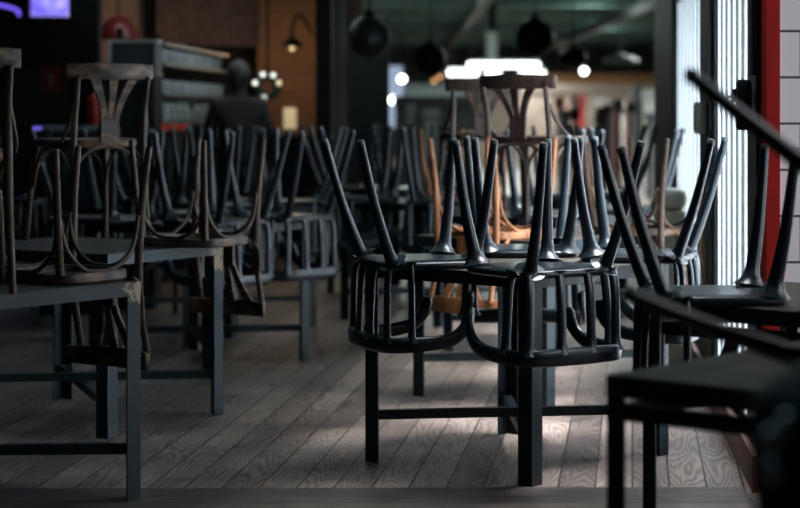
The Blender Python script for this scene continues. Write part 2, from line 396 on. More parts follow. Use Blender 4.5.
# ------------------------------------------------------------------ black armchair (built upright, facing +y)
SH = .470; ST = .030
def flare(pts, r_tip, r_base):
    n = len(pts); out = []
    for i in range(n):
        t = i/(n-1)
        r = r_tip + (r_base-r_tip)*t**1.15
        if t > .80: r += ((t-.80)/.20)**2.0*.030
        out.append(r)
    return out
def make_black_chair():
    t = thing('black_armchair', 'x', 'chair')
    s = NB()
    # slightly dished rounded-square seat
    nu = 44; ringdef = [(1.0, SH-.010, .0), (.99, SH, 0), (.90, SH+.0, 0), (.5, SH-.006, 0)]
    def sq(a, k):
        ca, sa = math.cos(a), math.sin(a); p = 4.6
        rr = 1/(abs(ca)**p + abs(sa)**p)**(1/p)
        return k*.212*rr*ca, k*.212*rr*sa - .008
    prof = [(0, SH-ST), (.55, SH-ST), (.93, SH-ST+.001), (.985, SH-ST+.006), (1.0, SH-ST/2), (.985, SH-.005), (.95, SH), (.55, SH-.004), (0, SH-.006)]
    rings = []
    for k, z in prof:
        if k == 0: rings.append([s.verts.new((0,-.008,z))])
        else: rings.append([s.verts.new((*sq(2*PI*i/nu, k), z)) for i in range(nu)])
    for p, q in zip(rings, rings[1:]):
        for i in range(nu):
            j = (i+1) % nu
            if len(p) == 1: s.faces.new([p[0], q[j], q[i]])
            elif len(q) == 1: s.faces.new([p[i], p[j], q[0]])
            else: s.faces.new([p[i], p[j], q[j], q[i]])
    link('seat', s, M_black, t, True)
    for sx in (-1, 1):
        for fy in (1, -1):
            if fy > 0: P = [(sx*.210, .205, 0), (sx*.186, .178, .25), (sx*.160, .146, SH-.03)]
            else: P = [(sx*.215, -.320, 0), (sx*.194, -.262, .22), (sx*.172, -.200, .40), (sx*.165, -.178, SH-.028)]
            pts = spline(P, 8)
            lg = NB(); tube(lg, pts, flare(pts, .0140, .0255), 14, up=(0,1,0)); lo = link('leg', lg, M_black, t, True, .9)
            fc = NB(); d0 = (pts[1]-pts[0]).normalized(); tube(fc, [pts[0]-d0*.006, pts[0]-d0*.001, pts[0]+d0*.010], [.0115,.0148,.0150], 12, up=(0,1,0)); link('foot_cap', fc, M_cap, lo, True, .7)
    # arm hoop
    RZ = SH+.272
    half = [(0,-.236,RZ), (.10,-.233,RZ), (.180,-.220,RZ), (.222,-.180,RZ), (.235,-.11,RZ-.002), (.238,-.02,RZ-.008), (.236,.045,RZ-.026), (.230,.088,RZ-.068), (.222,.104,RZ-.130)]
    pts = [(-x, y, z) for x, y, z in half[:0:-1]] + half
    sp = spline(pts, 6); n = len(sp); rad = []
    for i in range(n):
        e = abs(i/(n-1)-.5)*2
        hgt = .032 - .009*e
        if e > .97: hgt *= .75
        rad.append((.0145, hgt))
    h = NB(); tube(h, sp, rad, 14, power=2.6); link('arm_hoop', h, M_black, t, True, .9)
    def spind(P, w=.0185, d=.012):
        pts = spline(P, 7); n = len(pts); rad = []
        for i in range(n):
            e = abs(i/(n-1)-.5)*2; k = 1 + .9*max(0, (e-.72)/.28)**2
            rad.append((d*k, w*k))
        q = NB(); tube(q, pts, rad, 12, up=(1,0,0) if abs(P[0][0]) < .18 or True else (0,1,0)); link('spindle', q, M_black, t, True, .9)
    for x in (-.190, -.064, .064, .190):
        y0 = -.206 if abs(x) < .1 else -.192
        spind([(x*.97,y0,SH-.022), (x,y0-.016,SH+.05), (x*1.02,y0-.026 if abs(x) < .1 else y0-.018,RZ-.008)])
    for sx in (-1, 1):
        spind([(sx*.196,-.122,SH-.020), (sx*.216,-.124,SH+.045), (sx*.232,-.128,RZ-.008)], .0175, .0115)
    return t
chair_black = make_black_chair()
BG = 'black plastic armchairs turned upside down on the tables'
first = [True]
def flip_matrix(cx, cy, n, z=T):
    """inverted chair: seat face down on the table, its back towards the world direction n"""
    n = Vector((n[0], n[1], 0)).normalized()
    # after a half turn about x local -y becomes +y
    ang = math.atan2(n.y, n.x) - PI/2
    return Matrix.Translation((cx, cy, z + SH + .0012)) @ Matrix.Rotation(ang, 4, 'Z') @ Matrix.Rotation(PI, 4, 'X')
def black(cx, cy, n, label, z=T):
    M = flip_matrix(cx, cy, n, z)
    if first[0]:
        first[0] = False; chair_black.matrix_world = M; chair_black['label'] = label; chair_black['group'] = BG; return chair_black
    return dup(chair_black, label, M, BG)
def black_at(V, n, lab, lat=0.0, inn=.16):
    n = Vector((n[0], n[1], 0)).normalized(); lt = Vector((-n.y, n.x, 0))
    c = V - n*inn + lt*lat
    return black(c.x, c.y, n, lab)

# front middle table
black(.085, 7.575, (-.94,-.34), 'upside-down black armchair hanging over the left corner of the front middle table')
black(.490, 7.20, (.55,-.83), 'upside-down black armchair over the nearest corner of the front middle table')
black(.925, 7.86, (.96,-.28), 'upside-down black armchair over the right corner of the front middle table')
black(.50, 8.13, (-.02,1), 'upside-down black armchair at the back corner of the front middle table, facing away')
# right foreground
black(.97, 6.20, (-1,-.04), 'blurred upside-down black armchair at the right, seat in front of the red post')

# chair lying on its side on the closest table
def lying_chair():
    tipU = Vector((PX(681,3.62), 3.62, PZ(62,3.62))); tipL = Vector((PX(637,3.66), 3.66, PZ(300,3.66)))
    u = Vector((-.56,-.70,.42)).normalized()
    e1 = (tipU - tipL); e1 = (e1 - u*e1.dot(u)).normalized()
    e1 = (Matrix.Rotation(math.radians(9), 3, u) @ e1).normalized()
    zl = -u; xl = e1; yl = zl.cross(xl)
    R = Matrix((xl, yl, zl)).transposed().to_4x4()
    r = dup(chair_black, 'x', Matrix.Identity(4), BG)
    # front legs tips local (+-.193,.205,0) -> visible pair
    mid = (tipU + tipL)/2; off = R @ Vector((0,-.315,0))
    loc = mid - Vector(off[:3])
    loc.y -= .035
    r.matrix_world = Matrix.Translation(loc) @ R
    r['label'] = 'black armchair lying sideways on the closest table, legs slanting in at right'
    r['group'] = 'black armchairs lying on their side'
    return r
lying = lying_chair()

# left row
n3 = -L3['l']
for f, lab in ((.66,'upside-down black armchair at the right end of the third left table, hanging over the aisle'), (.12,'upside-down black armchair on the near end of the third left table')):
    c3 = L3['near'] + L3['r']*f + L3['l']*.095
    black(c3.x, c3.y, n3, lab)
black_at(L3['back'], (-.1,1), 'upside-down black armchair on the far corner of the third left table', 0, .18)
black_at(L3['left'], (-.9,.5), 'upside-down black armchair on the left corner of the third left table', 0, .12)
black_at(L4['right'], (.99,.1), 'upside-down black armchair on the right corner of the fourth left table', 0, .15)
black_at(L4['near'], (-.1,-1), 'upside-down black armchair on the near corner of the fourth left table', 0, .15)
black_at(L4['back'], (.1,1), 'upside-down black armchair on the far corner of the fourth left table', 0, .18)
black_at(L4['left'], (-1,.1), 'upside-down black armchair on the left corner of the fourth left table', 0, .18)
for nm, tb in (('table in the dark left corner', M4),):
    black_at(tb['right'], (1,-.2), 'upside-down black armchair on the right corner of the '+nm, 0, .16)
    black_at(tb['near'], (.1,-1), 'upside-down black armchair on the near corner of the '+nm, 0, .16)
    black_at(tb['back'], (0,1), 'upside-down black armchair on the far corner of the '+nm, 0, .16)
# aisle end and right row
black_at(K1['near'], (-.1,-1), 'upside-down black armchair on the near corner of the aisle-end table', 0, .16)
black_at(K1['left'], (-1,-.2), 'upside-down black armchair on the left corner of the aisle-end table', 0, .16)
black_at(K2['near'], (.2,-1), 'upside-down black armchair, near corner of the last table before the bright hall', 0, .16)
black_at(K2['left'], (-1,.1), 'upside-down black armchair, left corner of the last table before the bright hall', 0, .16)
black_at(K2['right'], (1,0), 'upside-down black armchair, right corner of the last table before the bright hall', -.0, .09)
black_at(Dt['near'], (.1,-1), 'upside-down black armchair on the near corner of the third right table', 0, .16)
black_at(Dt['right'], (.9,-.2), 'upside-down black armchair on the right corner of the third right table', 0, .14)
black_at(Et['near'], (-.2,-1), 'upside-down black armchair on the near corner of the farthest right table', 0, .16)
black_at(Et['right'], (1,.05), 'upside-down black armchair on the right corner of the farthest right table', 0, .16)

# ------------------------------------------------------------------ bentwood chair (upright, facing +y)
WS = .455
def make_wood(mw, mrail, mseat=None, long_brace=False, dz=0.0):
    t = thing('bentwood_chair', 'x', 'chair')
    s = NB()
    nu = 40
    def sh(a, k):
        ca, sa = math.cos(a), math.sin(a); p = 3.4
        rr = 1/(abs(ca)**p + abs(sa)**p)**(1/p)
        w = .200 + .014*sa
        return k*w*rr*ca, k*.195*rr*sa
    prof = [(0, WS-.014), (.80, WS-.014), (.82, WS-.036), (.98, WS-.036), (1.0, WS-.030), (1.0, WS-.006), (.97, WS), (.7, WS-.003), (0, WS-.006)]
    rings = [[s.verts.new((0,0,z))] if k == 0 else [s.verts.new((*sh(2*PI*i/nu, k), z)) for i in range(nu)] for k, z in prof]
    for p, q in zip(rings, rings[1:]):
        for i in range(nu):
            j = (i+1) % nu
            if len(p) == 1: s.faces.new([p[0], q[j], q[i]])
            elif len(q) == 1: s.faces.new([p[i], p[j], q[0]])
            else: s.faces.new([p[i], p[j], q[j], q[i]])
    link('seat', s, mseat or mrail, t, True, .7)
    for sx in (-1, 1):
        q = NB(); pts = spline([(sx*.196,.205,0), (sx*.186,.190,.20), (sx*.172,.168,.36), (sx*.168,.160,WS-.034)], 6)
        tube(q, pts, [.0115,.0145,.016], 10, up=(0,1,0)); link('leg', q, mw, t, True, .9)
        q = NB(); pts = spline([(sx*.180,-.245,0), (sx*.172,-.215,.22), (sx*.168,-.205,WS), (sx*.166,-.222,.60+dz*.6), (sx*.170,-.250,.725+dz)], 8)
        tube(q, pts, [.0115,.0145,.0155,.0135,.0115], 10, up=(0,1,0)); link('rear_leg', q, mw, t, True, .9)
        # quarter brace from stile to seat side
        q = NB(); pts = spline([(sx*.172,-.214,WS+.155), (sx*.188,-.188,WS+.085), (sx*.200,-.110,WS+.018), (sx*.196,-.05,WS-.004)] if long_brace else [(sx*.172,-.216,WS+.140), (sx*.186,-.203,WS+.075), (sx*.197,-.178,WS+.022), (sx*.196,-.150,WS-.006)], 6)
        tube(q, pts, .0085, 8); link('stile_brace', q, mw, t, True)
        # arched brace at the side
        q = NB(); pts = spline([(sx*.172,-.200,.235), (sx*.178,-.165,.345), (sx*.182,-.08,.410), (sx*.182,0,.418), (sx*.182,.07,.405), (sx*.176,.14,.335), (sx*.178,.172,.235)], 6)
        tube(q, pts, .0085, 8); link('arch_brace', q, mw, t, True)
    for sy, yy in ((1,.176), (-1,-.196)):
        q = NB(); pts = spline([(-.176,yy,.235), (-.150,yy,.345), (-.075,yy,.408), (0,yy*.99,.418), (.075,yy,.408), (.150,yy,.345), (.176,yy,.235)], 6)
        tube(q, pts, .0085, 8); link('arch_brace', q, mw, t, True)
    # curved top rail
    q = NB()
    n = 17; W = .208
    rows = []
    for i in range(n):
        x = -W + 2*W*i/(n-1); e = abs(x)/W
        y = -.262 + .052*e*e; 
        z0 = .712 + .004*e + dz; z1 = .784 - .006*e*e + dz
        tk = .011
        rows.append([q.verts.new((x, y-tk, z0)), q.verts.new((x, y-tk-.003, z1)), q.verts.new((x, y+tk-.003, z1)), q.verts.new((x, y+tk, z0))])
    for p, r in zip(rows, rows[1:]):
        for k in range(4): q.faces.new([p[k], p[(k+1) % 4], r[(k+1) % 4], r[k]])
    q.faces.new(rows[0][::-1]); q.faces.new(rows[-1])
    bevel(q, .003, 2)
    link('top_rail', q, mrail, t, True, .6)
    # fan splat: three fingers from one base
    q = NB()
    for fx0, fx1, w0, w1 in ((-.028,-.098,.030,.050), (0,0,.028,.046), (.028,.098,.030,.050)):
        sec = []
        for i in range(9):
            f = i/8; z = WS+.075 + (.725+dz-WS-.075)*f; x = fx0 + (fx1-fx0)*f**1.6
            w = w0 + (w1-w0)*f - .006*math.sin(PI*f); y = -.212 - .040*f
            sec.append([q.verts.new((x-w/2, y-.006, z)), q.verts.new((x+w/2, y-.006, z)), q.verts.new((x+w/2, y+.006, z)), q.verts.new((x-w/2, y+.006, z))])
        for p, r in zip(sec, sec[1:]):
            for k in range(4): q.faces.new([p[k], p[(k+1) % 4], r[(k+1) % 4], r[k]])
        q.faces.new(sec[0][::-1]); q.faces.new(sec[-1])
    box(q, -.043, .043, -.219, -.203, WS-.012, WS+.105)
    link('back_splat', q, mrail, t)
    return t
WG = 'bentwood chairs stacked on the tables'
protos = {}
def wood(kind, M, label):
    mats = {'dark': (M_dkwood, M_dkrail), 'orange': (M_orwood, M_orwood), 'brown': (M_brwood, M_brwood)}[kind]
    if kind not in protos:
        t = make_wood(*mats, long_brace=(kind == 'brown'), dz=-.035 if kind == 'brown' else 0.0); protos[kind] = t; t.matrix_world = M; t['label'] = label; t['group'] = WG; return t
    return dup(protos[kind], label, M, WG)
def up_m(cx, cy, n, z=T, tilt=0):
    ang = math.atan2(n[1], n[0]) + PI/2      # local -y -> n
    return Matrix.Translation((cx, cy, z+.0045)) @ Matrix.Rotation(ang, 4, 'Z')
def dn_m(cx, cy, n, z=T):
    ang = math.atan2(n[1], n[0]) - PI/2
    return Matrix.Translation((cx, cy, z+WS+.0012)) @ Matrix.Rotation(ang, 4, 'Z') @ Matrix.Rotation(PI, 4, 'X')
# left row
def tpt(tb, along_l, along_r, corner='right', dx=0, dy=0):
    c = tb[corner] + tb['l']*along_l + tb['r']*along_r; return c.x + dx, c.y + dy
wood('dark', dn_m(*tpt(L1,.26,-.125), tuple(L1['r'])[:2]), 'upside-down dark bentwood chair on the front left table, worn pale seat edge')
wood('dark', up_m(-1.47,6.535,(.30,-.95)), 'dark bentwood chair standing upright at the left picture edge, on the front left table')
wood('dark', up_m(-1.385,8.895,(.58,-.81)), 'dark bentwood chair standing upright on the second left table, scuffed top rail and fan splat')
wood('dark', dn_m(*tpt(L2,.12,-.125,'right',.06,-.035), tuple(L2['r'])[:2]), 'upside-down dark bentwood chair at the right end of the second left table')
# right row
wood('brown', up_m(.675,9.68,(-.55,-.83)), 'brown bentwood chair standing upright in the middle, fan splat above the black chairs')
wood('brown', up_m(.43,11.24,(.12,-.99)), 'paler brown bentwood chair upright behind the other brown one, left half showing')
wood('orange', dn_m(*tpt(Ct,-.40,.10,'left'), tuple(-Ct['r'])[:2]), 'orange-brown bentwood chair upside down between the front middle and second right tables')
wood('dark', dn_m(*tpt(Ct,-.02,-.14), tuple(-Ct['l'])[:2]), 'upside-down dark bentwood chair on the right end of the second right table')
wood('orange', dn_m(*tpt(K1,.30,-.14), tuple(K1['r'])[:2]), 'orange-brown bentwood chair upside down far back on the aisle-end table')

# ------------------------------------------------------------------ things in the background
# right side
b0 = thing('waste_bin', 'beige bin with a rounded lid against the dark post between the white slat windows', 'bin', (1.375, 10.2, 0), -.08)
q = NB(); box(q, -.075,.075,-.11,.11,0,.83); bevel(q, .02); link('body', q, mat('beige_plastic', (.40,.38,.30), .5, var=.1), b0, True, .6)
q = NB(); box(q, -.082,.082,-.118,.118,.832,.935); bevel(q, .035, 4); link('lid', q, mat('cream_plastic', (.50,.48,.40), .45), b0, True, .6)
# window hardware
hd = thing('window_stay', 'thin metal stay rod across the near white slats', 'rod', (0,0,0))
q = NB(); tube(q, [WM @ Vector((-.03, .42, PZ(93,7.5))), WM @ Vector((-.03,1.05, PZ(99,8.1)))], .006, 8); link('rod', q, mat('bare_metal', (.3,.3,.3), .35, .9), hd, True)
q = NB(); box(q, -.05,-.001,.38,.46, PZ(97,7.5)-.02, PZ(97,7.5)+.03, WM); link('bracket', q, M_dark, hd)
jb = thing('junction_box', 'small olive box on the dark post between the white slat windows', 'box', (0,0,0))
q = NB(); box(q, -.045,-.001,2.45,2.62,PZ(134,9.6),PZ(102,9.6), WM); link('case', q, mat('olive_paint', (.07,.075,.045), .5), jb)
q = NB(); box(q, -.052,-.0455,2.47,2.60,PZ(131,9.6),PZ(105,9.6), WM); link('cover', q, mat('dark_olive_paint', (.045,.05,.03), .5), jb)
sp_ = NB(); lathe(sp_, [(0,0), (.024,.0), (.028,.015), (.028,.165), (.022,.18), (0,.18)], 20, Matrix.Translation((1.228,7.17,PZ(130,7.2))))
tag(link('wall_speaker', sp_, M_dark, None, True, .8), 'small black rounded box on the wall beside the red post', 'speaker')
# dark curtain beside the red post
q = NB(); pts = []
for i in range(25):
    f = i/24; pts.append((-.008 - .008*(1+math.sin(f*5*PI))/2, .045+.085*f))
ring0 = [q.verts.new(WM @ Vector((x,y,1.46))) for x,y in pts]; ring1 = [q.verts.new(WM @ Vector((x*1.3,y,2.2))) for x,y in pts]
ring2 = [q.verts.new(WM @ Vector((-.002,y,1.46))) for x,y in pts]; ring3 = [q.verts.new(WM @ Vector((-.002,y,2.2))) for x,y in pts]
for i in range(24):
    q.faces.new([ring0[i], ring0[i+1], ring1[i+1], ring1[i]]); q.faces.new([ring2[i+1], ring2[i], ring3[i], ring3[i+1]])
    q.faces.new([ring0[i+1], ring0[i], ring2[i], ring2[i+1]]); q.faces.new([ring1[i], ring1[i+1], ring3[i+1], ring3[i]])
q.faces.new([ring0[0], ring1[0], ring3[0], ring2[0]]); q.faces.new([ring0[-1], ring2[-1], ring3[-1], ring1[-1]])
tag(link('curtain', q, mat('navy_black_fabric', (.012,.016,.026), .8), None, True, .8), 'dark curtain hanging between the red post and the white slats', 'curtain')

# partition with the bar (left back)
YB = 19.4
M_brick = brick_mat('orange_brick', (.34,.18,.10), (.26,.13,.075), (.20,.15,.11))
b = NB(); box(b, -5.0, -.48, YB, YB+.2, 0, CZ); struct('wall_bar', b, M_wall)
b = NB(); box(b, PX(258,YB-.3), PX(316,YB-.3), YB-.4, YB-.01, 0, CZ); struct('wall_brick_column', b, M_brick)
b = NB(); box(b, PX(96,17.2), PX(141,17.2), 17.0, 17.4, 0, CZ); struct('wall_brick_pier', b, M_brick)
b = NB(); box(b, PX(155,17.2), PX(258,17.2), 17.3, 17.5, 1.88, CZ); struct('wall_brick_over_shelf', b, mat('dim_brick_red', (.16,.085,.055), .9, var=.4, scale=18))
b = NB(); box(b, PX(316,17), PX(332,17), 16.9, 17.05, 0, CZ); struct('trim_4', b, M_dark)
b = NB(); box(b, PX(334,18), PX(345,18), 17.9, 18.0, 0, CZ); struct('trim_5', b, mat('grey_post', (.14,.15,.14), .6))
b = NB(); box(b, PX(348,16), PX(389,16), 15.9, 16.3, 0, 2.05); struct('trim_6', b, M_dark)
b = NB(); box(b, PX(340,20), PX(362,20), 19.9, 20.1, 0, CZ); struct('wall_brick_strip', b, M_brick)
b = NB(); box(b, PX(70,15.3), PX(99,15.3), 15.25, 15.45, 0, CZ); struct('trim_7', b, M_dark)

# television
tv = thing('television', 'wall television glowing violet at the top left', 'television', (PX(53,17.5), 17.5, PZ(17,17.5)), math.radians(12))
q = NB(); box(q, -.24,.24,0,.05,-.02,.42); bevel(q, .008); link('casing', q, M_dark, tv)
def tv_mat():
    m = glow('violet_screen_picture', (.3,.2,1), 1); nt = m.node_tree; bb = nt.nodes['Principled BSDF']
    tc = [n for n in nt.nodes if n.type == 'TEX_COORD'][0]
    nz = nt.nodes.new('ShaderNodeTexNoise'); nz.inputs['Scale'].default_value = 6; nt.links.new(tc.outputs['Object'], nz.inputs['Vector'])
    cr = nt.nodes.new('ShaderNodeValToRGB'); e = cr.color_ramp.elements
    e[0].position = .35; e[0].color = (.16,.10,.85,1); e[1].position = .65; e[1].color = (.85,.60,.95,1); x = e.new(.5); x.color = (.30,.28,1,1)
    nt.links.new(nz.outputs['Fac'], cr.inputs[0]); nt.links.new(cr.outputs[0], bb.inputs['Emission Color']); bb.inputs['Emission Strength'].default_value = 1.1
    return m
q = NB(); box(q, -.19,.19,-.004,-.001,.005,.40); link('screen', q, tv_mat(), tv)
q = NB(); box(q, -.03,.03,.05,.09,.2,CZ-PZ(17,17.5)-.001); link('ceiling_mount', q, M_dark, tv)
q = NB(); tube(q, spline([(PX(-20,18), 18, PZ(1,18)), (PX(0,18), 18, PZ(5,18)), (PX(12,18), 18, PZ(8,18)), (PX(18,18), 18, PZ(11,18)), (PX(19,18), 18, PZ(16,18))], 5), .014, 8)
nt_ = thing('neon_light', 'bent violet neon tube in the top left corner', 'neon light', (0,0,0))
link('tube', q, glow('violet_neon', (.20,.12,1), 1.3), nt_, True)
q = NB(); tube(q, [(PX(0,18),18,PZ(5,18)+.012),(PX(0,18),18,CZ-.001)], .008, 6); link('hanger', q, M_dark, nt_)
sc_ = thing('side_counter', 'dark service counter with a violet reflection at its left end, behind the left chairs', 'counter', (PX(69,13.2), 13.08, 0))
q = NB(); box(q, -.20,.17,.01,.25,0,1.195); link('base', q, M_dark, sc_)
q = NB(); box(q, -.215,.185,0,.26,1.196,1.228); link('worktop', q, mat('grey_counter_edge', (.10,.11,.12), .35), sc_)
q = NB(); box(q, -.215,-.16,-.008,-.0005,1.203,1.222); link('violet_reflection', q, glow('violet_reflection_glow', (.22,.16,1), .8), sc_)  # glowing strip stands for a violet reflection on the counter edge
# sign on the wall
sg = thing('safety_sign', 'dim red-framed square sign with a pale mark on the dark wall', 'sign', (PX(51,YB-.02), YB-.02, PZ(90,YB)))
q = NB(); w = .085
for x0,x1,z0,z1 in ((-w,w,0,.022),(-w,w,.19,.212),(-w,-w+.022,.022,.19),(w-.022,w,.022,.19)): box(q, x0,x1,-.012,.0,z0,z1)
link('frame', q, mat('sign_red', (.45,.05,.05), .5), sg)
q = NB(); box(q, -w+.023,w-.023,-.006,0,.023,.189); link('panel', q, mat('sign_dark', (.06,.02,.02), .6), sg)
q = NB(); box(q, -.014,.014,-.010,-.0065,.05,.16); link('mark', q, mat('sign_pale', (.6,.58,.55), .6), sg)
# fire extinguisher on the post
ex = thing('fire_extinguisher', 'dull red fire extinguisher behind the scuffed upright chair', 'fire extinguisher', (PX(92,15.1), 15.19, PZ(138,15.1)))
q = NB(); lathe(q, [(0,0),(.05,0),(.055,.012),(.055,.27),(.045,.31),(.022,.335),(.022,.35),(0,.35)], 20); link('cylinder', q, mat('extinguisher_red', (.40,.03,.025), .25), ex, True, .7)
q = NB(); box(q, -.015,.015,-.06,.02,.352,.375); box(q, -.02,.02,-.02,.02,.35,.362); link('valve', q, M_dark, ex)
q = NB(); box(q, -.03,.03,.045,.0595,.14,.18); link('bracket', q, M_dark, ex)
q = NB(); tube(q, spline([(.02,0,.36),(.075,-.01,.33),(.085,-.01,.2),(.07,-.01,.1)],5), .009, 8); link('hose', q, M_dark, ex, True)

# lamps
def dome(name, px_, py_, Y, r, label, m, inner=None, cord=True, flat=1.0, group=None):
    z = PZ(py_, Y)
    t = thing(name, label, 'lamp', (PX(px_,Y), Y, z), 0, group)
    q = NB(); n = 10
    prof = [(r*math.cos(PI/2*i/n), r*flat*math.sin(PI/2*i/n)) for i in range(n)] + [(.02, r*flat), (.018, r*flat+.04), (0, r*flat+.04)]
    lathe(q, [(0,.02)] + [(r*.97, 0)] + prof[1:], 24); link('shade', q, m, t, True, .8)
    q = NB(); ball(q, (0,0,.005), .03); link('bulb', q, inner or M_dark, t, True)
    if cord:
        q = NB(); tube(q, [(0,0,r*flat+.035), (0,0,CZ-z-.001)], .008, 8); link('cord', q, M_dark, t)
    return t
def globe(px_, py_, Y, r, label, sz=1.0):
    z = PZ(py_, Y)
    t = thing('globe_lamp', label, 'lamp', (PX(px_,Y), Y, z), 0, 'round black lamps under the ceiling')
    q = NB(); ball(q, (0,0,0), r, 24, sz); link('shade', q, M_globe, t, True)
    q = NB(); lathe(q, [(.03,r*sz-.01),(.05,r*sz+.01),(.02,r*sz+.05),(0,r*sz+.05)], 12); link('cap', q, M_dark, t, True)
    q = NB(); tube(q, [(0,0,r*sz+.045),(0,0,CZ-z-.001)], .007, 8); link('cord', q, M_dark, t)
    return t
M_globe = mat('black_lamp_shade', (.004,.006,.007), .5, spec=.3)
globe(369, 37, 14.5, .155, 'big round black lamp above the dark column at the aisle end')
globe(430, 60, 22, .185, 'round black lamp left of the bright ceiling tubes')
globe(535, 38, 22, .215, 'round black lamp above the bright ceiling tubes')
globe(573, 58, 23, .165, 'small squat black lamp right of the bright ceiling tubes', .75)
dome('pendant_lamp', 118, 40, 16.0, .16, 'dark red dome lamp above the grey display case', mat('dark_red_enamel', (.12,.012,.012), .4), None, True, 1.2)
def sconce(px_, py_, Y, r, armx, label):
    z = PZ(py_, Y); dm = dome('gooseneck_lamp', px_, py_, Y, r, label, M_globe, glow('warm_bulb', (1,.72,.42), .6), False, .85, 'black gooseneck wall lamps')
    q = NB(); tube(q, spline([(0,0,r*.85+.03),(.0,0,r*.85+.10),(armx*.35,.1,r*.85+.22),(armx*.75,.25,r*.85+.10),(armx,YB-.42-Y if armx < .2 else .3,r*.85+.05)],6), .014, 8); link('arm', q, M_dark, dm, True)
    return dm
sconce(292, 47, 18.2, .095, .19, 'black gooseneck wall lamp in front of the orange brick column')
sconce(247, 28, 18.0, .10, -.16, 'black gooseneck wall lamp left of the orange brick column')

# dark cabinet with the metal display case on it
q = NB(); box(q, PX(105,13.6), PX(158,13.6), 13.4, 13.85, 0, 1.56); bevel(q, .006)
cab = thing('tall_cabinet', 'tall near-black cabinet under the grey display case behind the left tables', 'cabinet', (PX(132,13.6), 13.6, 0))
o = link('carcass', q, M_dark, cab); o.location = (-PX(132,13.6), -13.6, 0)
q = NB(); box(q, PX(152,13.4)-.02, PX(152,13.4), 13.375,13.398, .8, 1.1); o = link('handle', q, M_steel, cab); o.location = (-PX(132,13.6), -13.6, 0)
dc = thing('display_case', 'grey display case with pale upright edges on the tall cabinet', 'display case', (PX(135,13.6), 13.6, 1.561))
q = NB(); box(q, -.17,.17,-.12,.12,0,.02); box(q, -.17,.17,-.12,.12,.225,.245)
for sx in (-1,1):
    for sy in (-1,1): box(q, sx*.158-.012, sx*.158+.012, sy*.108-.012, sy*.108+.012, .02,.225)
link('frame', q, mat('pale_metal', (.30,.32,.31), .4, .3), dc)
q = NB(); box(q, -.145,.145,-.10,.10,.021,.224); link('glass_body', q, mat('dark_glass', (.03,.036,.04), .12), dc)

# bar shelf running down the left side with rows of glasses
sx0 = Vector((-1.63,13.95,0)); sd = Vector((.19,3.6,0)).normalized(); sl = 3.2
SM = Matrix.Translation(sx0) @ Matrix.Rotation(-math.atan2(sd.x, sd.y), 4, 'Z')
M_shelf = mat('grey_shelf', (.06,.07,.07), .45, .2)
sh = thing('bar_shelf', 'grey bar shelving with rows of glasses, behind the left tables', 'shelf', (0,0,0))
sh.matrix_world = SM
for z in (1.24, 1.44, 1.66, 1.80):
    q = NB(); box(q, -.30, 0, 0, sl, z-.02, z); link('shelf_board', q, M_shelf, sh)
for y in (0.0, sl/2, sl-.04):
    q = NB(); box(q, -.30,-.26,y,y+.04,0,1.239-.02+.0); box(q, -.34,-.301,y,y+.04,0,1.9); link('post', q, M_dark, sh)
q = NB(); box(q, -.30,-.28,.0,sl,.05,1.2); link('back_panel', q, M_dark, sh)
M_glass = mat('pale_glassware', (.42,.47,.47), .12, spec=.9); M_bottle = mat('bottle_glass', (.20,.24,.22), .12, spec=.9)
g0 = None
def glass_bm():
    q = NB(); lathe(q, [(0,0),(.026,0),(.028,.004),(.033,.10),(.030,.10),(.026,.01),(0,.01)], 12); return q
def bottle_bm():
    q = NB(); lathe(q, [(0,0),(.034,0),(.036,.006),(.036,.10),(.014,.135),(.013,.172),(0,.172)], 12); return q
row_names = {1.66: 'the upper glass shelf', 1.44: 'the middle glass shelf'}
for z in (1.66, 1.44):
    for k in range(22):
        y = .06 + k*.14
        for j in range(2):
            if g0 is None: g = g0 = link('drinking_glass', glass_bm(), M_glass, None, True, .8)
            else: g = g0.copy(); C.objects.link(g)
            g.matrix_world = SM @ Matrix.Translation((-.06-.10*j+random.uniform(-.012,.012), y+random.uniform(-.01,.01)+.07*j, z+.0005))
            tag(g, 'pale drinking glass in the rows on ' + row_names[z] + ' of the bar', 'glass', 'glasses on the bar shelf ' + ('top' if z > 1.5 else 'middle'))
g0 = None
for k in range(20):
    if g0 is None: g = g0 = link('bottle', bottle_bm(), M_bottle, None, True, .8)
    else: g = g0.copy(); C.objects.link(g)
    g.matrix_world = SM @ Matrix.Translation((-.06-.09*(k % 2), .05+.14*k, 1.2405))
    tag(g, 'small bottle in the row on the lowest bar shelf', 'bottle', 'bottles on the bar shelf')
q = NB(); box(q, PX(163,13.2), PX(189,13.2), 13.1, 13.2, PZ(131,13.2), PZ(124,13.2)); 
rb = thing('red_ledge', 'short red ledge below the bar bottles', 'ledge', (PX(176,13.15), 13.15, 0))
o = link('board', q, mat('bright_red_paint', (.55,.06,.03), .5), rb); o.location = (-PX(176,13.15), -13.15, 0)
q = NB(); box(q, PX(174,13.2), PX(178,13.2), 13.13,13.17,0,PZ(131,13.2)); o = link('bracket', q, M_dark, rb); o.location = (-PX(176,13.15), -13.15, 0)

